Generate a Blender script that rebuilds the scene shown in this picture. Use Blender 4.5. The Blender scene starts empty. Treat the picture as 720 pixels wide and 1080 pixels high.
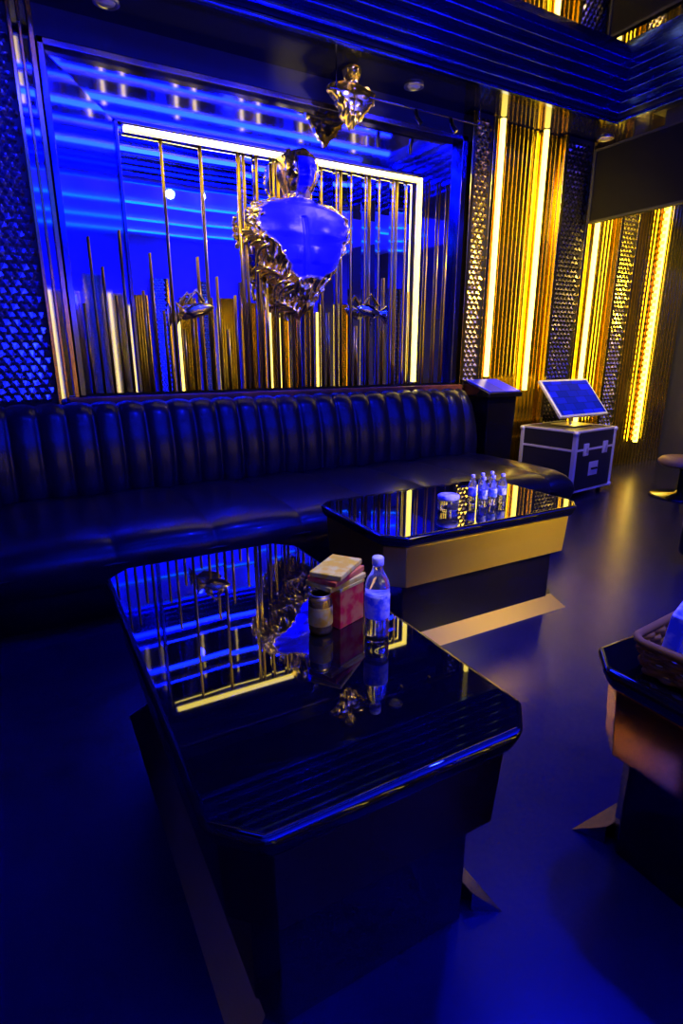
import bpy, bmesh, math, random
from mathutils import Vector, Matrix, noise
random.seed(7)
scene = bpy.context.scene
try:
    scene.view_settings.view_transform = 'Standard'
    scene.view_settings.look = 'None'
except Exception: pass
COL = scene.collection
pi = math.pi

# ------------------------------------------------------------ materials
def mat(name, col, metal=0.0, rough=0.4, spec=0.5, emit=None, es=0.0, bump=None, trans=0.0, coat=0.0, ior=1.45, var=None):
    m = bpy.data.materials.new(name); m.use_nodes = True
    nt = m.node_tree; b = nt.nodes['Principled BSDF']
    b.inputs['Base Color'].default_value = (*col, 1)
    b.inputs['Metallic'].default_value = metal
    b.inputs['Roughness'].default_value = rough
    b.inputs['Specular IOR Level'].default_value = spec
    b.inputs['IOR'].default_value = ior
    b.inputs['Transmission Weight'].default_value = trans
    b.inputs['Coat Weight'].default_value = coat
    b.inputs['Coat Roughness'].default_value = 0.04
    if emit:
        b.inputs['Emission Color'].default_value = (*emit, 1)
        b.inputs['Emission Strength'].default_value = es
    tc = nt.nodes.new('ShaderNodeTexCoord')
    n = nt.nodes.new('ShaderNodeTexNoise')
    nt.links.new(tc.outputs['Object'], n.inputs['Vector'])
    n.inputs['Scale'].default_value = bump[0] if bump else 6
    n.inputs['Detail'].default_value = 4
    if bump:
        bp = nt.nodes.new('ShaderNodeBump'); bp.inputs['Strength'].default_value = bump[1]
        bp.inputs['Distance'].default_value = bump[2] if len(bump) > 2 else 0.01
        nt.links.new(n.outputs['Fac'], bp.inputs['Height'])
        nt.links.new(bp.outputs['Normal'], b.inputs['Normal'])
    if var:
        n2 = nt.nodes.new('ShaderNodeTexNoise'); n2.inputs['Scale'].default_value = var[0]
        n2.inputs['Detail'].default_value = 3
        nt.links.new(tc.outputs['Object'], n2.inputs['Vector'])
        cr = nt.nodes.new('ShaderNodeValToRGB')
        cr.color_ramp.elements[0].position = 0.42; cr.color_ramp.elements[1].position = 0.58
        cr.color_ramp.elements[0].color = (*col, 1); cr.color_ramp.elements[1].color = (*var[1], 1)
        nt.links.new(n2.outputs['Fac'], cr.inputs['Fac'])
        nt.links.new(cr.outputs['Color'], b.inputs['Base Color'])
    return m

M_floor = mat('floor_tile', (.005,.006,.03), rough=.26, spec=.3, bump=(180,.12,.002), var=(1.2,(.008,.008,.038)))
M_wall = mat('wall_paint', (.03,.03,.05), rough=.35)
M_wallf = mat('wall_paint_blue', (.06,.07,.75), rough=.45)  # blue light put into the wall colour so the mirrors reflect blue
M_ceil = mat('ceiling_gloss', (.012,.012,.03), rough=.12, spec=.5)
M_ceilf = mat('ceiling_satin', (.12,.14,.8), rough=.3)  # unseen front ceiling, blue light put into its colour for the mirrors
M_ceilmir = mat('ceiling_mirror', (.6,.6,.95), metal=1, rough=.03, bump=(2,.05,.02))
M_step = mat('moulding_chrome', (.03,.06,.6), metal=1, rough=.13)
M_mirror = mat('mirror_glass', (.85,.85,.97), metal=1, rough=.015)
M_mirdark = mat('mirror_smoked', (.45,.48,.95), metal=1, rough=.04)
M_gold = mat('polished_gold', (1,.76,.1), metal=1, rough=.15)
M_rod = mat('satin_gold_rod', (1,.72,.09), metal=1, rough=.28)
M_bronze = mat('bronze_trim', (.85,.45,.1), metal=1, rough=.2)
M_dkchr = mat('dark_chrome_frame', (.16,.15,.3), metal=1, rough=.14)
M_chrome = mat('chrome', (.8,.8,.82), metal=1, rough=.1)
M_flange = mat('polished_steel_flange', (.6,.5,.42), metal=1, rough=.15)
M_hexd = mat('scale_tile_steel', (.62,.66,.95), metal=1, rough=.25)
M_hexk = mat('scale_tile_black', (.14,.11,.09), metal=1, rough=.25)
M_hexg = mat('scale_tile_gold', (1,.78,.14), metal=1, rough=.22)
M_led = mat('led_yellow', (1,.8,.2), emit=(1,.74,.09), es=6.5)
M_ledf = mat('led_yellow_dim', (1,.8,.2), emit=(1,.68,.05), es=3.8)
M_ledy2 = mat('led_yellow_soft', (1,.8,.2), emit=(1,.6,.03), es=4)
M_ledb = mat('led_blue', (.05,.1,1), emit=(.002,.012,1), es=40)
M_ledc = mat('led_cyan', (.05,.3,1), emit=(.0,.14,1), es=4)
M_leather = mat('black_leather', (.010,.010,.018), rough=.28, spec=.5, bump=(90,.15,.003), coat=.12)
M_wood = mat('dark_wood', (.2,.06,.02), rough=.3, var=(9,(.4,.12,.03)))
M_glassblk = mat('black_glass', (.003,.003,.005), rough=.02, spec=.5, coat=.0, ior=1.7)
M_lacq = mat('black_lacquer', (.006,.005,.006), rough=.08, spec=.6, coat=.3)
M_tabbr = mat('brass_apron', (1,.68,.04), metal=.72, rough=.3)
M_tabdk = mat('bronze_apron', (.65,.3,.06), metal=1, rough=.14)
M_black = mat('matte_black', (.01,.01,.012), rough=.5)
M_tvscr = mat('tv_screen', (.003,.003,.005), rough=.5, spec=.1)
M_alu = mat('aluminium', (.75,.75,.78), metal=1, rough=.3)
M_trim = mat('brushed_edge_trim', (.8,.8,.85), metal=.45, rough=.4)
M_lamp = mat('downlight_lens', (.6,.6,.65), rough=.4)
M_lami = mat('case_laminate', (.02,.02,.025), rough=.4, bump=(120,.1,.002))
M_glass = mat('clear_plastic', (.85,.9,1), rough=.03, trans=.95, ior=1.35)
M_label = mat('label_blue', (.1,.2,.9), rough=.4, var=(40,(.8,.85,1)))
M_cap = mat('cap_white', (.75,.8,.95), rough=.4)
M_red = mat('carton_red', (.9,.03,.03), rough=.5, spec=.1, var=(22,(.9,.3,.05)))
M_yel = mat('packet_yellow', (.95,.66,.02), rough=.5, spec=.1, var=(28,(.95,.85,.12)))
M_can = mat('can_gold', (.95,.65,.1), metal=.9, rough=.25)
M_wick = mat('wicker', (.42,.22,.03), rough=.6, spec=.1)
M_tissue = mat('tissue_pack', (.8,.86,1), rough=.45, var=(14,(.05,.12,.8)))
M_tan = mat('tan_trim', (.3,.2,.08), rough=.4)

def bust_mat():
    m = mat('cast_gold_sculpture', (.9,.85,.8), metal=1, rough=.2, bump=(7,.25,.03))
    nt = m.node_tree; b = nt.nodes['Principled BSDF']
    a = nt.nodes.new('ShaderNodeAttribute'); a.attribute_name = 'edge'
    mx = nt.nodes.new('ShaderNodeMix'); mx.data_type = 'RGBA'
    mx.inputs[6].default_value = (.02,.018,.9,1); mx.inputs[7].default_value = (1,.76,.22,1)  # flat blue chest: reflected blue light put into the base colour
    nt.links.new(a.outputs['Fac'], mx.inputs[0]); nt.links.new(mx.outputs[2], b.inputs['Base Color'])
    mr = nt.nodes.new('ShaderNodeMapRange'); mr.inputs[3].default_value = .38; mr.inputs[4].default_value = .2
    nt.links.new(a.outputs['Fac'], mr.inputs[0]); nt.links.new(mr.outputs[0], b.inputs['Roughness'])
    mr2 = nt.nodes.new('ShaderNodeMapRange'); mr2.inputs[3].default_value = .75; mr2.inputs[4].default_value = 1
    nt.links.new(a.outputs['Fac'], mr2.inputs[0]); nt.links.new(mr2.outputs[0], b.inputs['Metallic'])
    b.inputs['Specular IOR Level'].default_value = .15
    return m
M_bust = bust_mat()
def screen_mat():
    m = mat('lit_touch_screen', (.003,.003,.01), rough=.3, spec=.1)
    nt = m.node_tree; b = nt.nodes['Principled BSDF']
    tc = nt.nodes.new('ShaderNodeTexCoord'); br = nt.nodes.new('ShaderNodeTexBrick')
    mp = nt.nodes.new('ShaderNodeMapping'); mp.inputs['Rotation'].default_value=(pi/2,0,0)
    br.inputs['Scale'].default_value = 3.2; br.inputs['Color1'].default_value=(.004,.012,1,1); br.inputs['Color2'].default_value=(.0,.01,.35,1)
    br.inputs['Mortar'].default_value=(.0,.0,.08,1); br.inputs['Mortar Size'].default_value=.008
    nt.links.new(tc.outputs['Object'], mp.inputs['Vector']); nt.links.new(mp.outputs[0], br.inputs['Vector'])
    nt.links.new(br.outputs['Color'], b.inputs['Emission Color']); b.inputs['Emission Strength'].default_value=1.0  # emission stands in for the blue reflection on the glossy panel
    return m
M_scrglow = screen_mat()

# ------------------------------------------------------------ helpers
def empty(name, loc=(0,0,0), rz=0.0):
    e = bpy.data.objects.new(name, None); e.location = loc; e.rotation_euler = (0,0,rz)
    e.empty_display_size = .1; COL.objects.link(e); return e

def mk(name, verts, faces, m, parent=None, smooth=False, bevel=0, seg=2):
    me = bpy.data.meshes.new(name); me.from_pydata([tuple(v) for v in verts], [], faces); me.update()
    bm = bmesh.new(); bm.from_mesh(me); bmesh.ops.recalc_face_normals(bm, faces=bm.faces); bm.to_mesh(me); bm.free()
    o = bpy.data.objects.new(name, me); COL.objects.link(o)
    if m: me.materials.append(m)
    if smooth:
        for p in me.polygons: p.use_smooth = True
    if parent: o.parent = parent
    if bevel:
        b = o.modifiers.new('bev', 'BEVEL'); b.width = bevel; b.segments = seg; b.limit_method = 'ANGLE'
        for p in me.polygons: p.use_smooth = True
        b.harden_normals = True
    return o

def bxv(x0,x1,y0,y1,z0,z1):
    return [(x0,y0,z0),(x1,y0,z0),(x1,y1,z0),(x0,y1,z0),(x0,y0,z1),(x1,y0,z1),(x1,y1,z1),(x0,y1,z1)]
BF = [(0,3,2,1),(4,5,6,7),(0,1,5,4),(1,2,6,5),(2,3,7,6),(3,0,4,7)]
def box(name,x0,x1,y0,y1,z0,z1,m,parent=None,bevel=0,seg=2):
    return mk(name, bxv(x0,x1,y0,y1,z0,z1), BF, m, parent, bevel=bevel, seg=seg)
def boxes(name, lst, m, parent=None, bevel=0):
    V=[];F=[]
    for b in lst:
        o=len(V); V+=bxv(*b); F+=[tuple(i+o for i in f) for f in BF]
    return mk(name,V,F,m,parent,bevel=bevel)
def prism(name, pts0, z0, pts1, z1, m, parent=None, bevel=0, seg=3):
    n=len(pts0); V=[(x,y,z0) for x,y in pts0]+[(x,y,z1) for x,y in pts1]
    F=[tuple(range(n))[::-1], tuple(range(n,2*n))]+[(i,(i+1)%n,n+(i+1)%n,n+i) for i in range(n)]
    return mk(name,V,F,m,parent,bevel=bevel,seg=seg)
def octo(hx,hy,c):
    return [(-hx+c,-hy),(hx-c,-hy),(hx,-hy+c),(hx,hy-c),(hx-c,hy),(-hx+c,hy),(-hx,hy-c),(-hx,-hy+c)]
def lathe(name, prof, m, parent=None, loc=(0,0,0), n=28, smooth=True):
    V=[];F=[]
    for r,z in prof:
        for i in range(n):
            a=2*pi*i/n; V.append((loc[0]+r*math.cos(a),loc[1]+r*math.sin(a),loc[2]+z))
    for j in range(len(prof)-1):
        for i in range(n):
            F.append((j*n+i,j*n+(i+1)%n,(j+1)*n+(i+1)%n,(j+1)*n+i))
    F.append(tuple(range(n))[::-1]); F.append(tuple((len(prof)-1)*n+i for i in range(n)))
    return mk(name,V,F,m,parent,smooth=smooth)
def curve(name, pts, r, m, parent=None, cyclic=False, res=3):
    cu=bpy.data.curves.new(name,'CURVE'); cu.dimensions='3D'; cu.bevel_depth=r; cu.bevel_resolution=res; cu.use_fill_caps=True
    s=cu.splines.new('POLY'); s.points.add(len(pts)-1); s.use_cyclic_u=cyclic
    for p,q in zip(s.points,pts): p.co=(*q,1)
    o=bpy.data.objects.new(name,cu); COL.objects.link(o); cu.materials.append(m)
    if parent: o.parent=parent
    return o
def rods(name, lst, y, r, m, parent):
    """vertical round rods as one mesh: (x,z0,z1)"""
    V=[];F=[];n=10
    for x,z0,z1 in lst:
        o=len(V)
        for z in (z0,z1):
            for i in range(n):
                a=2*pi*i/n; V.append((x+r*math.cos(a),y+r*math.sin(a),z))
        F+=[(o+i,o+(i+1)%n,o+n+(i+1)%n,o+n+i) for i in range(n)]
        F.append(tuple(o+n+i for i in range(n))); F.append(tuple(o+i for i in range(n))[::-1])
    return mk(name,V,F,m,parent,smooth=True)

def scales(name, x0,x1,z0,z1,y,sgn,m,parent,s=.055):
    """field of staggered faceted scale tiles facing sgn*Y"""
    V=[];F=[]; rows=int((z1-z0)/(s*.8))
    for r in range(rows+1):
        z=z0+r*s*.8+s*.5
        n=int((x1-x0)/s)
        for c in range(n+1):
            x=x0+c*s+(s*.5 if r%2 else 0)
            if x<x0+s*.45 or x>x1-s*.45 or z>z1-s*.5: continue
            o=len(V); q=s*.5
            V += [(x-q,y,z),(x-q*.5,y,z-q*.85),(x+q*.5,y,z-q*.85),(x+q,y,z),(x+q*.5,y,z+q*.85),(x-q*.5,y,z+q*.85)]
            V.append((x+random.uniform(-.12,.12)*s,y+sgn*s*.32,z-q*.3+random.uniform(-.1,.1)*s))
            F += [(o+i,o+(i+1)%6,o+6) for i in range(6)]
    return mk(name,V,F,m,parent)

# ------------------------------------------------------------ camera
cam = bpy.data.cameras.new('camera'); co = bpy.data.objects.new('camera', cam); COL.objects.link(co)
co.location=(0,0,1.38); co.rotation_euler=(math.radians(90-15.9),0,math.radians(-29.1))
cam.sensor_fit='VERTICAL'; cam.sensor_height=36; cam.sensor_width=24; cam.lens=36*590/1080
cam.clip_start=.02
scene.camera=co

# ------------------------------------------------------------ room shell
X0,X1,Y0,Y1=-1.3,7.3,-2.6,4.45
H=3.4
box('floor',X0-.2,X1+.2,Y0-.2,Y1+.2,-.15,0,M_floor)
box('wall_back',X0-.2,X1+.2,Y1,Y1+.2,0,3.95,M_wall)
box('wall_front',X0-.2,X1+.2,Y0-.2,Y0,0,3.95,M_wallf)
box('wall_left',X0-.2,X0,Y0,Y1,0,3.95,M_wall)
box('wall_right',X1,X1+.2,Y0,Y1,0,3.95,M_wall)
ce=empty('ceiling',(0,0,0))
RX0,RX1,RY0,RY1=-.9,5.0,.9,3.88
boxes('soffit',[(X0,X1,RY1,Y1,H,3.95),(X0,RX0,RY0,RY1,H,3.95),(RX1,X1,RY0,RY1,H,3.95)],M_ceil,ce)
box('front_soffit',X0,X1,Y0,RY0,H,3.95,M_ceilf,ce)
ZR=3.68
box('recess_mirror',RX0,RX1,RY0,RY1,ZR,3.95,M_ceilmir,ce)
tr=empty('trim_1')
def ring(x0,x1,y0,y1,w,z0,z1):
    return [(x0,x1,y1-w,y1,z0,z1),(x0,x1,y0,y0+w,z0,z1),(x0,x0+w,y0+w,y1-w,z0,z1),(x1-w,x1,y0+w,y1-w,z0,z1)]
L=[]
for i in range(5):
    o=i*.06
    L+=ring(RX0+o,RX1-o,RY0+o,RY1-o,.06,H+.02+i*.05,ZR)
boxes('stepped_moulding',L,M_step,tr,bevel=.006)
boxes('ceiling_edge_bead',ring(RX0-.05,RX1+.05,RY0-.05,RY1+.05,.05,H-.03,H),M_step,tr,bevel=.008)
for (a,b,c,d,z) in [(0,4.4,1.32,1.36,3.57),(.2,4.2,2.35,2.39,3.57)]:
    e=empty('blue_tube_light')
    box('tube',a,b,c,d,z,z+.03,M_ledb,e)
    box('tube_housing',a,b,c-.01,d+.01,z+.03,z+.05,M_alu,e)
    for x in (a+.3,b-.3): box('hanger',x,x+.02,c,c+.02,z+.05,ZR,M_alu,e)
for y in (-.15,-1.2,-2.1):
    e=empty('cyan_led_strip'); box('strip',-.9,6.5,y,y+.03,H-.03,H-.01,M_ledc,e); box('channel',-.9,6.5,y-.01,y+.04,H-.01,H,M_alu,e)
e=empty('cyan_led_strip'); boxes('strip',[(-.7,4.9,.86,.89,3.37,3.39)],M_ledc,e)

for x in (.74,3.0,5.3):
    e=empty('recessed_downlight',(x,4.22,H))
    lathe('rim',[(.075,0),(.078,-.012),(.06,-.016),(.055,-.004)],M_alu,e)
    lathe('lens',[(.055,-.002),(.05,-.012),(.001,-.014)],M_lamp,e)

# ------------------------------------------------------------ back wall feature
YW=Y1
fe=empty('mirror_wall_panel')
box('backing',.34,3.62,YW-.05,YW,1.0,3.2,M_black,fe)
def quad(V,F,p): o=len(V); V+=p; F.append((o,o+1,o+2,o+3))
V=[];F=[]
yo,yi=YW-.066,YW-.06
quad(V,F,[(.38,yo,1.1),(.76,yi,1.1),(.76,yi,2.82),(.38,yo,3.14)])
quad(V,F,[(3.22,yi,1.1),(3.6,yo,1.1),(3.6,yo,3.14),(3.22,yi,2.82)])
quad(V,F,[(.76,yi,2.82),(3.22,yi,2.82),(3.6,yo,3.14),(.38,yo,3.14)])
mk('smoked_surround',V,F,M_mirdark,fe)
boxes('frame_bars',[(.34,.38,YW-.14,YW-.03,1.09,3.18),(3.6,3.66,YW-.14,YW-.03,1.09,3.18),(.34,3.66,YW-.14,YW-.03,3.14,3.18),
   (.74,.765,YW-.09,YW-.04,1.1,2.84),(3.215,3.24,YW-.09,YW-.04,1.1,2.84),(.74,3.24,YW-.09,YW-.04,2.82,2.845)],M_dkchr,fe,bevel=.006)
R=[(x,1.1,1.7+.6*((i*37)%10)/10) for i,x in enumerate([.44,.51,.58,.65,.71])]+[(x,1.1,2.8) for x in (3.3,3.42,3.52)]
V=[];F=[]
x=.765; k=0
while x<3.2:
    w=.27 if x<1.45 else .135
    x2=min(x+w,3.215)
    if 3.215-x2<.06: x2=3.215
    t1=random.uniform(-.005,.005)*(w/.135)**.5
    yc=YW-.068
    if x<1.45:
        quad(V,F,[(x,yc+t1,1.1),(x2,yc-t1,1.1),(x2,yc-t1,2.82),(x,yc+t1,2.82)])
        for q in (1,2,3): R.append((x+w*q/4,1.1,1.55+.5*((q*7+k*3)%5)/4))
    else:
        bw=.024
        quad(V,F,[(x,yc+.014,1.1),(x+bw,yc,1.1),(x+bw,yc,2.82),(x,yc+.014,2.82)])
        quad(V,F,[(x+bw,yc+t1,1.1),(x2-bw,yc-t1,1.1),(x2-bw,yc-t1,2.82),(x+bw,yc+t1,2.82)])
        quad(V,F,[(x2-bw,yc,1.1),(x2,yc+.014,1.1),(x2,yc+.014,2.82),(x2-bw,yc,2.82)])
        if k%2==0: R.append((x+.06,1.1,1.6+.4*((k*7)%5)/4))
    R.append((x2,1.1,2.81))
    if x>1.45 and k%2: R.append((x+.045,1.1,2.81))
    x=x2; k+=1
mk('mirror_facets',V,F,M_mirror,fe)
rods('gold_rods',R,YW-.082,.0075,M_rod,fe)
e=empty('yellow_led_strip')
boxes('strip',[(.80,3.195,YW-.125,YW-.1,2.77,2.80),(3.165,3.195,YW-.125,YW-.1,1.12,2.77)],M_led,e)
boxes('channel',[(.79,3.2,YW-.1,YW-.095,2.765,2.81),(3.155,3.2,YW-.1,YW-.095,1.12,2.765)],M_alu,e)
box('wall_ledge',.26,3.70,4.25,YW-.145,.98,1.085,M_wood,None,bevel=.01)

e=empty('scale_tile_panel')
box('backing',X0,.20,YW-.1,YW,.3,H-.01,M_black,e)
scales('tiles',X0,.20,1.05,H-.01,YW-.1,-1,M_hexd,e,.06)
boxes('edge_bars',[(.20,.222,YW-.14,YW,1.0,H-.01),(.255,.272,YW-.12,YW,1.0,H-.01),(.305,.335,YW-.13,YW,1.0,H-.01)],M_bronze,e,bevel=.004)
box('band',.222,.305,YW-.08,YW,1.0,H-.01,M_mirdark,e)

def column(x0,x1,z0,z1,yf,sgn,m):
    e=empty('scale_tile_column')
    d=.12
    ya,yb=(yf-d,yf) if sgn<0 else (yf,yf+d)
    box('core',x0,x1,ya,yb,z0,z1,M_black,e)
    scales('tiles',x0+.03,x1-.03,z0,z1,ya if sgn<0 else yb,sgn,m,e)
    yc=(ya-.02,yb) if sgn<0 else (ya,yb+.02)
    boxes('edge_bars',[(x0-.012,x0+.03,yc[0],yc[1],z0,z1),(x1-.03,x1+.012,yc[0],yc[1],z0,z1)],M_gold,e,bevel=.004)
def ledv(x,z0,z1,yf,sgn,beads=False,w=.02,m=None):
    e=empty('yellow_led_strip')
    def yy(a,b): return (yf-b,yf-a) if sgn<0 else (yf+a,yf+b)
    c=yy(0,.10); box('channel',x-w*.6,x+w*.6,c[0],c[1],z0,z1,M_gold,e); ys=yy(.10,.13)
    box('strip',x-w,x+w,ys[0],ys[1],z0,z1,m or M_led,e)
    if beads:
        L=[]; z=z0+.03
        while z<z1:
            L.append((x-w-.03,x-w,ys[0]-.01,ys[1],z,z+.035)); z+=.07
        boxes('beads',L,M_ledy2,e)
def flutes(x0,x1,z0,z1,yf,sgn,m,n,d=.04):
    e=empty('fluted_gold_panel'); V=[];F=[]
    w=(x1-x0)/n
    for i in range(n):
        a=x0+i*w; b=a+w; c1=a+w*.35; c2=a+w*.65
        quad(V,F,[(a,yf,z0),(c1,yf+sgn*d,z0),(c1,yf+sgn*d,z1),(a,yf,z1)])
        quad(V,F,[(c1,yf+sgn*d,z0),(c2,yf+sgn*d,z0),(c2,yf+sgn*d,z1),(c1,yf+sgn*d,z1)])
        quad(V,F,[(c2,yf+sgn*d,z0),(b,yf,z0),(b,yf,z1),(c2,yf+sgn*d,z1)])
    mk('flutes',V,F,m,e)

HT=H-.01
column(3.72,3.98,0,HT,YW,-1,M_hexg)
ledv(4.07,1.15,HT,YW,-1)
flutes(4.0,4.54,0,HT,YW-.02,-1,M_gold,10)
ledv(4.62,1.0,HT,YW,-1)
flutes(4.54,4.86,0,HT,YW-.02,-1,M_gold,6)
column(4.88,5.3,0,HT,YW,-1,M_hexk)
ledv(5.48,.6,3.1,YW,-1)
flutes(5.32,5.82,0,HT,YW-.02,-1,M_gold,9)
column(5.84,6.15,0,HT,YW,-1,M_hexg)
flutes(6.17,6.7,0,HT,YW-.02,-1,M_gold,9)
ledv(6.64,.3,3.1,YW,-1,True,.025)
flutes(6.7,7.28,0,HT,YW-.02,-1,M_gold,9)
# front wall
for i in range(6):
    a=.2+i*1.18
    column(a,a+.3,0,2.7,Y0,1,M_hexg if i%2 else M_hexd)
    ledv(a+.40,.4,2.4,Y0,1,m=M_ledf)
    flutes(a+.46,a+.66,0,2.4,Y0+.02,1,M_gold,4)
    ledv(a+.72,.4,2.2,Y0,1,m=M_ledf)
    flutes(a+.78,a+1.12,0,2.4,Y0+.02,1,M_gold,7)

# ------------------------------------------------------------ sculpture
def lerp(tab,t):
    for i in range(len(tab)-1):
        if tab[i][0]<=t<=tab[i+1][0]:
            f=(t-tab[i][0])/(tab[i+1][0]-tab[i][0])
            return [a+(b-a)*f for a,b in zip(tab[i][1:],tab[i+1][1:])]
    return tab[-1][1:]
TAB=[(163,.01,.01,.05),(165,.07,.07,.12),(169,.11,.11,.18),(176,.135,.14,.22),(186,.145,.15,.24),(195,.13,.135,.23),(203,.105,.11,.19),(208,.095,.10,.14),(213,.105,.115,.13),
 (217,.20,.20,.13),(221,.33,.32,.14),(227,.40,.40,.15),(238,.42,.42,.17),(250,.39,.41,.19),(264,.34,.36,.20),(278,.30,.30,.20),(292,.25,.24,.19),(306,.20,.17,.17),(320,.13,.10,.13),(331,.06,.05,.08),(337,.01,.01,.05)]
def bust(name, cx, ctop, cbot, ybase, sc, wj=1.0):
    V=[];F=[];E=[]; NR,NC=180,96
    for j in range(NR+1):
        t=163+174*j/NR; l,r,d=lerp(TAB,t); z=ctop+(cbot-ctop)*j/NR
        for i in range(NC+1):
            s=-1+2*i/NC
            w=(l if s<0 else r)*sc
            jit=1+wj*(.06*noise.noise(Vector((s*.5,z*9,1.3)))+.07*noise.noise(Vector((s,z*26,5.3))))
            if t<215 and wj<=1: jit=1+(jit-1)*.5
            th=s*pi/2
            xx=math.sin(th)*w*jit
            dd=d*sc*(math.cos(th)**.45 if abs(s)<1 else 0)
            if t<214: dd=d*sc*(math.cos(th)**.7 if abs(s)<1 else 0)
            nz=.10*noise.noise(Vector((s*1.5,z*6,7)))+.09*noise.noise(Vector((s*4,z*18,3)))
            if s<0: lim=.64-max(0,(t-238)/52)*.46
            else:   lim=.72-max(0,(t-280)/20)*.4
            if t<=206: lim=.30
            elif t<222: lim=.62
            lim+=nz
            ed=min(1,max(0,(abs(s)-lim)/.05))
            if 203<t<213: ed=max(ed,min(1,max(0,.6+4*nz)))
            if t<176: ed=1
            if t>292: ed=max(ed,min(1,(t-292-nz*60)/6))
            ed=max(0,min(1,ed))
            fold=noise.noise(Vector((xx*14/sc,z*7,.4)))*.07+noise.noise(Vector((xx*30,z*17,3.4)))*.04
            if t<210: fold*=.6
            u=xx/sc
            pec=0
            if t>214:
                for sx in (-1,1):
                    pec+=.03*math.exp(-((u-sx*.16)/.10)**2-((t-246)/10)**2)
                    pec+=.014*math.exp(-((u-sx*.07)/.04)**2)*max(0,math.sin((t-262)/6))*(1 if 262<t<300 else 0)
                pec-=.014*math.exp(-(u/.015)**2)*(1 if t>232 else 0)
            else:
                pec+=.035*math.exp(-(u/.022)**2-((t-190)/6)**2)
                pec-=.02*(math.exp(-((u-.05)/.025)**2-((t-186)/3)**2)+math.exp(-((u+.05)/.025)**2-((t-186)/3)**2))
                pec+=.02*math.exp(-(u/.04)**2-((t-201)/3)**2)
                pec+=.015*math.exp(-(u/.045)**2-((t-196)/1.5)**2)
            yy=ybase-(dd+fold*sc*ed*(1 if abs(s)<.97 else 0)+pec*sc*(1-.4*ed))-.01
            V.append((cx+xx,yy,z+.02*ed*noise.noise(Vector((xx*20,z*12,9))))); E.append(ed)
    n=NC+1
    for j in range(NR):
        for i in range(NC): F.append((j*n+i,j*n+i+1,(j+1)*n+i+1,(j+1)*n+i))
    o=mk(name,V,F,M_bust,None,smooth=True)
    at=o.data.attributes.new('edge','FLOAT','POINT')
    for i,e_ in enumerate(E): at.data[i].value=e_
    return o
M_strand = mat('strand_gold', (1,.78,.2), metal=1, rough=.24)
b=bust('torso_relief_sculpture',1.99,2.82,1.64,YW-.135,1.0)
k=0
for i in range(17):
    z=2.36-i*.04
    t=163+ (2.82-z)/1.18*174; l,r,d=lerp(TAB,t)
    f0=max(.25,.82-.6*i/16)
    pts=[]
    for q in range(14):
        f=q/13
        xx=-(l*(f0+(1.03-f0)*f))+.02*math.sin(f*9+i)
        pts.append((1.99+xx,YW-.135-d*.85*max(0,1-min(1,abs(xx)/max(l,.01))**2)**.35-.03-.02*math.sin(f*7+i*2),z-.10*f+.03*math.sin(f*6+i)))
    curve('drapery_fold_%d'%k,pts,.010+.007*random.random(),M_strand,b); k+=1
for side in (-1,1):
    for off in (0,.06):
        pts=[]
        for q in range(40):
            f=q/39; t=216+f*(113 if side>0 else 40); l,r,d=lerp(TAB,t); w=l if side<0 else r
            xx=side*(w*(.98-off)+.014*math.sin(q*1.7+off*60)); z=2.82-(t-163)/174*1.18
            pts.append((1.99+xx,YW-.135-d*.5-.02-.012*math.sin(q*2.1),z+.01*math.sin(q)))
        curve('edge_fold_%d'%k,pts,.013,M_strand,b); k+=1
for sx in (-1,1):
    pts=[]
    for q in range(20):
        f=q/19; t=166+f*42; l,r,d=lerp(TAB,t); z=2.82-(t-163)/174*1.18
        pts.append((1.99+sx*(l*.88+.006*math.sin(q*2)),YW-.135-d*.5-.02,z))
    curve('hair_strand_%d'%k,pts,.013,M_strand,b); k+=1
o2=bust('gold_ceiling_ornament',2.40,3.40,2.98,4.20,.46,3.0); o2.data.materials[0]=M_strand  # solid gold figure in place of the sculpture's ceiling reflection
def fish(x,z,sgn,m):
    V=[];F=[];n=16;NR=22
    for j in range(NR+1):
        f=j/NR; r=.055*math.sin(pi*min(1,f*1.15+.02))**.8 if f<.8 else .02+.06*(f-.8)/.2
        for i in range(n):
            a=2*pi*i/n
            V.append((x+sgn*(-.14+.28*f), YW-.17+r*.6*math.cos(a), z-.05*f+r*math.sin(a)*(1+.3*noise.noise(Vector((f*8,a,2))))))
    for j in range(NR):
        for i in range(n): F.append((j*n+i,j*n+(i+1)%n,(j+1)*n+(i+1)%n,(j+1)*n+i))
    F.append(tuple(range(n))); F.append(tuple(NR*n+i for i in range(n)))
    fo=mk('fish_wall_ornament',V,F,m,None,smooth=True)
    curve('fin',[(x-sgn*.07,YW-.17,z+.03),(x-sgn*.01,YW-.18,z+.11),(x+sgn*.07,YW-.17,z+.02)],.014,M_gold,fo)
    curve('mount_pin',[(x,YW-.17,z-.02),(x,YW-.09,z-.02)],.008,M_chrome,fo)
fish(2.67,1.74,1,M_chrome)
fish(1.17,1.70,-1,M_strand)

e=empty('track_light')
curve('rail',[(2.2,4.12,3.2),(3.66,4.12,3.2)],.007,M_dkchr,e)
for i,x in enumerate((2.25,3.6)): curve('drop_%d'%i,[(x,4.12,3.2),(x,4.12,H)],.005,M_dkchr,e)
for i,x in enumerate((2.95,3.3)):
    curve('spot_%d'%i,[(x,4.12,3.19),(x,4.10,3.14),(x+.02,4.07,3.09)],.018,M_dkchr,e)

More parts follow.
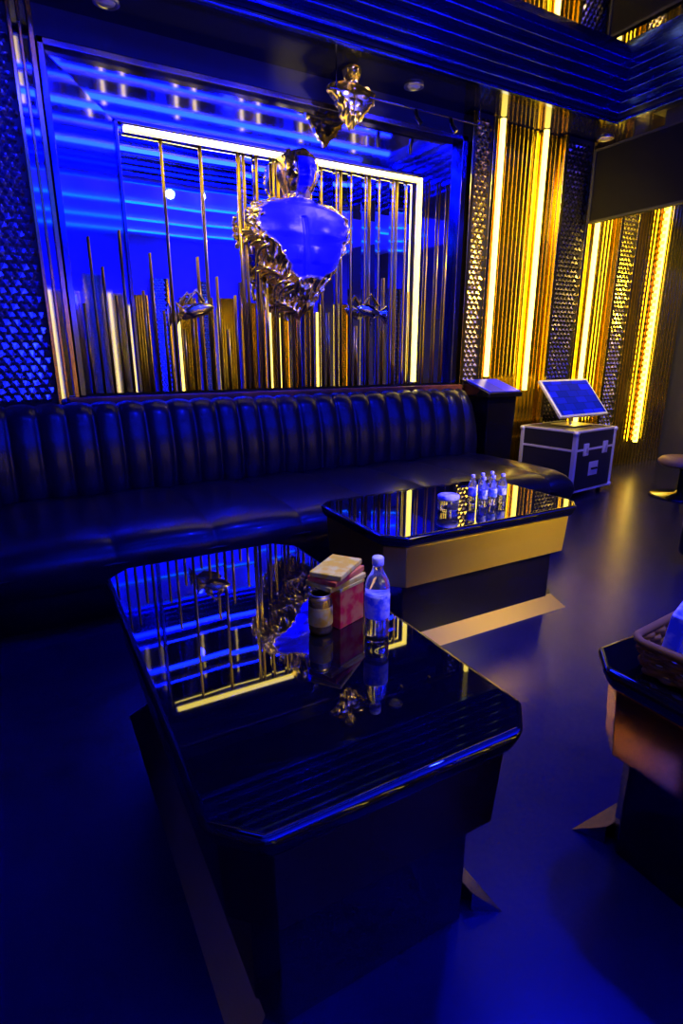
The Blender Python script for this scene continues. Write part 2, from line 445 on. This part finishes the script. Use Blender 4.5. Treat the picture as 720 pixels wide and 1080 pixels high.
# ------------------------------------------------------------ sofa
sf=empty('channel_tufted_sofa')
XS=X0+.03
def sofa_grid(name, prof, xa, xb, rib, amp, dirs, step=.0125, cap=.12):
    nx=int((xb-xa)/step); V=[];F=[];n=len(prof)
    for i in range(nx+1):
        x=xa+(xb-xa)*i/nx
        f=abs(math.sin(pi*(x-xa)/rib))**.45
        ec=min(1,(xb-x)/cap); es=math.sqrt(max(0,1-(1-ec)**2))
        for (y,z),(dy,dz) in zip(prof,dirs):
            zz=z+dz*amp*f
            if z>.3: zz=zz-(1-es)*.14*(z-.3)/.5
            V.append((x,y+dy*amp*f,zz))
    for i in range(nx):
        for j in range(n-1): F.append((i*n+j,i*n+j+1,(i+1)*n+j+1,(i+1)*n+j))
    F.append(tuple(range(n))); F.append(tuple(nx*n+j for j in range(n)))
    return mk(name,V,F,M_leather,sf,smooth=True)
bp=[(4.0,.40),(3.985,.5),(3.98,.6),(3.985,.7),(4.0,.8),(4.03,.9),(4.06,.97),(4.10,1.02),(4.15,1.04),(4.2,1.03),(4.235,.99),(4.235,.9),(4.235,.06),(4.0,.06)]
bd=[(-1,0)]*6+[(-.8,.4),(-.5,.7),(0,.6),(0,0),(0,0),(0,0),(0,0),(0,0)]
sofa_grid('backrest',bp,XS,3.66,.165,.04,bd)
sp=[(4.02,.40),(3.97,.455),(3.8,.47),(3.5,.475),(3.2,.475),(3.0,.47),(2.92,.455),(2.87,.42),(2.85,.37),(2.86,.30),(2.88,.24)]
sp+= [(2.90,.22),(2.90,.06),(4.02,.06)]
sd=[(0,0),(0,1),(0,1),(0,1),(0,1),(0,1),(-.4,.8),(-.8,.4),(-1,0),(-.5,0),(0,0),(0,0),(0,0),(0,0)]
sofa_grid('seat',sp,XS,3.66,.52,.022,sd)
curve('piping',[(XS,2.845,.36),(3.5,2.845,.36)],.008,M_leather,sf)
box('plinth',XS,3.6,2.95,4.2,0,.06,M_black,sf)

# ------------------------------------------------------------ tables
def table(cx,cy,hx,hy,h=.60,c=.085,rz=0,fm=None,am=None):
    e=empty('octagonal_coffee_table',(cx,cy,0),rz)
    prism('glass_top',octo(hx-.02,hy-.02,c),h-.062,octo(hx,hy,c),h,M_glassblk,e,bevel=.024,seg=6)
    prism('apron',octo(hx-.045,hy-.045,c*.9),h-.26,octo(hx-.035,hy-.035,c*.9),h-.062,am or M_tabdk,e,bevel=.004)
    prism('apron_lip',octo(hx-.055,hy-.055,c*.9),h-.268,octo(hx-.055,hy-.055,c*.9),h-.26,M_lacq,e,bevel=.002)
    prism('pedestal',octo(hx-.10,hy-.10,c*.5),.0,octo(hx-.10,hy-.10,c*.5),h-.268,M_lacq,e,bevel=.004)
    V=[];F=[]
    for s in (-1,1):
        o=len(V); z=.06
        if hy>hx:
            a=s*(hx-.105); b_=s*(hx-.035); l0=hy-.10
            V+=[(a,-l0,0),(b_,-l0-.04,0),(a,-l0,z),(a,l0,0),(b_,l0+.04,0),(a,l0,z)]
        else:
            a=s*(hy-.105); b_=s*(hy-.025); l0=hx-.10
            V+=[(-l0,a,0),(-l0-.04,b_,0),(-l0,a,z),(l0,a,0),(l0+.04,b_,0),(l0,a,z)]
        F+=[(o,o+1,o+2),(o+3,o+5,o+4),(o+1,o+4,o+5,o+2),(o,o+3,o+4,o+1),(o,o+2,o+5,o+3)]
    mk('foot_flanges',V,F,fm or M_flange,e)
    return e
T1=table(.545,1.415,.385,.715)
T2=table(1.93,2.27,.64,.385,fm=M_tabbr,am=M_tabbr)
T3=table(1.875,.49,.67,.385)
def bottle(loc,s=1,labelm=M_label,par=None,name='water_bottle'):
    e=par or empty(name,loc); l=(0,0,0) if par is None else loc
    lathe('body',[(.028*s,0),(.032*s,.006*s),(.032*s,.05*s),(.030*s,.055*s),(.032*s,.06*s),(.032*s,.15*s),(.027*s,.168*s),(.015*s,.19*s),(.013*s,.2*s),(.013*s,.206*s)],M_glass,e,l)
    lathe('label',[(.0325*s,.065*s),(.0328*s,.067*s),(.0328*s,.125*s),(.0325*s,.127*s)],labelm,e,l)
    lathe('cap',[(.015*s,.205*s),(.0155*s,.207*s),(.0155*s,.224*s),(.013*s,.227*s)],M_cap,e,l)
    return e
bottle((.785,1.205,.6),1.08)
e=empty('beverage_can',(.663,1.315,.6))
lathe('body',[(.027,0),(.034,.008),(.035,.015),(.035,.105),(.029,.118)],M_can,e)
lathe('lid',[(.029,.117),(.030,.121),(.027,.122),(.026,.118),(.001,.118)],M_alu,e)
lathe('label',[(.0352,.03),(.0354,.031),(.0354,.085),(.0352,.086)],M_yel,e)
e=empty('snack_carton',(.752,1.355,.6),.35)
box('carton',-.055,.055,-.045,.045,0,.125,M_red,e,bevel=.003)
box('flap',-.056,.056,-.046,.0,.118,.127,M_yel,e,bevel=.001)
e=empty('stacked_packets',(.737,1.355,.727),.5)
for i in range(3):
    o=box('packet_%d'%i,-.08,.08,-.05,.05,i*.018,i*.018+.017,M_yel if i!=1 else M_red,e,bevel=.004)
    o.rotation_euler=(0,0,.15*(i-1))
e=empty('glass_ashtray_jar',(1.83,2.16,.6))
lathe('jar',[(.045,0),(.052,.006),(.054,.055),(.050,.06)],M_glass,e)
lathe('lid',[(.053,.058),(.056,.06),(.056,.078),(.050,.082),(.001,.083)],M_tissue,e)
pk=empty('bottle_six_pack',(2.10,2.17,.6),.1)
for i in range(3):
    for j in range(2):
        bottle((-.075+.075*i,-.04+.075*j,0),.7,M_label,pk)
bk=empty('wicker_basket',(1.40,.655,.603),.1)
def rrect(hx,hy,r,n=10):
    pts=[]
    for (cx,cy,a0) in [(hx-r,hy-r,0),(-hx+r,hy-r,pi/2),(-hx+r,-hy+r,pi),(hx-r,-hy+r,3*pi/2)]:
        for i in range(n+1):
            a=a0+pi/2*i/n; pts.append((cx+r*math.cos(a),cy+r*math.sin(a)))
    out=[]
    for a,b_ in zip(pts,pts[1:]+pts[:1]):
        d=math.hypot(b_[0]-a[0],b_[1]-a[1]); k=max(1,int(d/.006))
        for i in range(k): out.append((a[0]+(b_[0]-a[0])*i/k,a[1]+(b_[1]-a[1])*i/k))
    return out
for r_ in range(6):
    z=.008+r_*.014; g=.02*r_/6
    P=rrect(.125+g,.085+g,.035); Q=[]
    nw=max(2,round(len(P)/9))
    for i,(x,y) in enumerate(P):
        o_=.0065*math.sin(i/len(P)*2*pi*nw+(pi if r_%2 else 0)); L_=math.hypot(x,y)
        Q.append((x+x/L_*o_,y+y/L_*o_,z))
    curve('weave_%d'%r_,Q,.0068,M_wick,bk,cyclic=True,res=2)
curve('rim',[(x,y,.092) for x,y in rrect(.147,.107,.04)],.010,M_wick,bk,cyclic=True)
box('bottom',-.12,.12,-.08,.08,0,.008,M_wick,bk)
for i,(x,y,a,h) in enumerate([(-.06,.05,.2,.17),(-.03,.0,-.1,.19),(.07,.03,.2,.20),(-.055,-.045,.1,.16)]):
    o=box('tissue_pack_%d'%i,-.055,.055,-.018,.018,0,h,M_tissue,bk,bevel=.006); o.location=(x,y,.012); o.rotation_euler=(.12,.06*(i-1),a)

# ------------------------------------------------------------ flight case + monitor
fc=empty('flight_case',(4.84,3.90,0),math.radians(7))
hx,hy=.35,.31
box('shell',-hx,hx,-hy,hy,.05,.66,M_lami,fc)
E=[]
a=.022
for z in (.06,.47,.65):
    E+=[(-hx-.004,hx+.004,-hy-.004,-hy+a,z-a/2,z+a/2),(-hx-.004,hx+.004,hy-a,hy+.004,z-a/2,z+a/2),(-hx-.004,-hx+a,-hy,hy,z-a/2,z+a/2),(hx-a,hx+.004,-hy,hy,z-a/2,z+a/2)]
for sx in (-1,1):
    for sy in (-1,1):
        x_=sx*hx; y_=sy*hy
        E.append((min(x_-sx*a*1.5,x_+sx*.006),max(x_-sx*a*1.5,x_+sx*.006),min(y_-sy*a*1.5,y_+sy*.006),max(y_-sy*a*1.5,y_+sy*.006),.05,.655))
boxes('edge_extrusions',E,M_trim,fc,bevel=.002)
for sx in (-1,1):
    for sy in (-1,1):
        for z in (.07,.64):
            lathe('ball_corner',[(.003,-.03),(.024,-.022),(.032,0),(.024,.015),(.003,.02)],M_trim,fc,(sx*(hx-.008),sy*(hy-.008),z),n=14)
        lathe('caster',[(.022,0),(.024,.004),(.024,.04),(.02,.05)],M_black,fc,(sx*(hx-.07),sy*(hy-.07),0),n=16)
for i,x in enumerate((-.17,.17)):
    box('latch_%d'%i,x-.04,x+.04,-hy-.014,-hy,.41,.53,M_trim,fc,bevel=.004)
    box('latch_knob_%d'%i,x-.008,x+.008,-hy-.026,-hy-.014,.44,.49,M_alu,fc,bevel=.003)
box('handle_dish',-.08,.08,-hy-.006,-hy,.2,.34,M_trim,fc,bevel=.003)
box('handle_grip',-.05,.05,-hy-.024,-hy-.008,.26,.28,M_black,fc,bevel=.006)
tm=empty('touch_screen_monitor',(4.88,3.90,.665),math.radians(2))
def rotp(o,loc,rx): o.location=loc; o.rotation_euler=(rx,0,0)
rx=math.radians(-42)
o=box('bezel',-.37,.37,-.015,.015,0,.46,M_trim,tm,bevel=.006); rotp(o,(0,-.14,.10),rx)
o=box('screen',-.345,.345,-.018,-.0145,.025,.435,M_scrglow,tm); rotp(o,(0,-.14,.10),rx)
box('stand_foot',-.15,.15,-.14,.14,0,.012,M_alu,tm,bevel=.003)
curve('stand_arm',[(0,.02,.01),(0,.04,.15),(0,0,.25)],.014,M_alu,tm)

ks=empty('song_selection_kiosk',(3.93,4.10,0))
prism('pedestal',[(-.16,-.14),(.16,-.14),(.16,.16),(-.16,.16)],0,[(-.18,-.16),(.18,-.16),(.18,.16),(-.18,.16)],.98,M_lacq,ks,bevel=.01)
V=bxv(-.21,.21,-.2,.17,.98,1.02); V[6]=(.21,.17,1.13); V[7]=(-.21,.17,1.13); mk('console_wedge',V,BF,M_lacq,ks,bevel=.008)
sl=math.atan2(.11,.37)
o=box('screen',-.19,.19,0,.34,0,.008,M_scrglow,ks,bevel=.002); o.location=(0,-.185,1.026); o.rotation_euler=(sl,0,0)

tv=empty('television')
box('panel',5.08,5.14,2.75,4.14,2.60,3.24,M_tvscr,tv,bevel=.01)
boxes('bezel',[(5.07,5.08,2.75,4.14,2.60,2.62),(5.07,5.08,2.75,4.14,3.22,3.24),(5.07,5.08,2.75,2.77,2.62,3.22),(5.07,5.08,4.12,4.14,2.62,3.22)],M_black,tv)
boxes('ceiling_bracket',[(5.14,5.18,3.3,3.5,2.8,3.38),(5.1,5.3,3.2,3.6,3.38,3.4)],M_black,tv)

st=empty('low_swivel_stool',(5.58,3.10,0))
lathe('base',[(.27,0),(.275,.008),(.25,.02),(.05,.035),(.028,.06)],M_lacq,st,n=40)
lathe('column',[(.026,.05),(.026,.26),(.04,.30)],M_lacq,st)
lathe('seat',[(.05,.30),(.21,.31),(.23,.33),(.23,.36),(.20,.39),(.001,.40)],M_tan,st,n=40)
ac=empty('club_armchair',(4.08,1.60,0))
box('base',-.36,.36,-.4,.4,.06,.30,M_leather,ac,bevel=.03)
box('cushion',-.36,.20,-.27,.27,.30,.44,M_leather,ac,bevel=.05,seg=4)
box('arm_1',-.38,.36,.27,.42,.06,.64,M_leather,ac,bevel=.05,seg=4)
box('arm_2',-.38,.36,-.42,-.27,.06,.64,M_leather,ac,bevel=.05,seg=4)
box('back',.20,.42,-.42,.42,.06,.82,M_leather,ac,bevel=.06,seg=4)
for i,(x,y) in enumerate([(-.3,-.34),(.3,-.34),(-.3,.34),(.3,.34)]): lathe('foot_%d'%i,[(.018,0),(.024,.07)],M_chrome,ac,(x,y,0),n=12)

# ------------------------------------------------------------ lights
def spot(loc,tgt,col,pw,ang,r=.05,blend=.8):  # unseen spot added for its light, no fixture modelled
    l=bpy.data.lights.new('spot_lamp','SPOT'); l.color=col; l.energy=pw; l.spot_size=math.radians(ang); l.spot_blend=blend; l.shadow_soft_size=r
    o=bpy.data.objects.new('spot_lamp',l); o.location=loc; COL.objects.link(o)
    o.rotation_euler=(Vector(tgt)-Vector(loc)).to_track_quat('-Z','Y').to_euler()
BL=(.004,.008,1); YL=(1,.74,.12)
spot((2.2,.9,3.3),(2.0,4.4,2.3),BL,1500,36)
spot((1.6,2.6,3.35),(1.9,3.9,.6),BL,120,90)
spot((.2,2.8,3.35),(0,4.4,2.2),BL,90,60)
spot((2.2,1.2,3.3),(1.9,1.1,0),BL,700,75)
spot((1.0,-1.6,2.2),(1.0,-1.0,3.4),BL,1000,150,.1)  # added blue uplights, brighten the front ceiling that the mirrors show
spot((3.6,-1.6,2.2),(3.6,-1.0,3.4),BL,1000,150,.1)
spot((5.8,-1.0,2.2),(5.8,-.6,3.4),BL,500,150,.1)
# warm spots added to brighten gold surfaces, table items and floor
spot((3.9,2.4,3.3),(4.6,4.4,1.8),YL,420,70)
spot((5.6,2.6,3.3),(6.2,4.4,1.6),YL,420,75)
spot((3.2,.2,1.9),(2.2,1.95,.45),YL,420,26,.3)
spot((4.0,2.8,3.3),(3.6,2.0,0),YL,50,60,.2)
spot((3.1,3.2,3.3),(2.1,4.2,2.4),YL,130,34)
spot((.6,3.1,3.3),(1.7,4.2,2.3),YL,200,28)
spot((2.4,3.3,2.9),(2.4,4.2,3.2),YL,40,50)
spot((1.3,.9,3.3),(.74,1.34,.68),(1,.85,.3),130,9,.02,.3)
spot((1.0,.3,3.3),(1.40,.655,.68),(1,.85,.35),40,10,.02,.3)
w=bpy.data.worlds.new('world'); scene.world=w; w.use_nodes=True
w.node_tree.nodes['Background'].inputs[0].default_value=(.002,.002,.03,1)
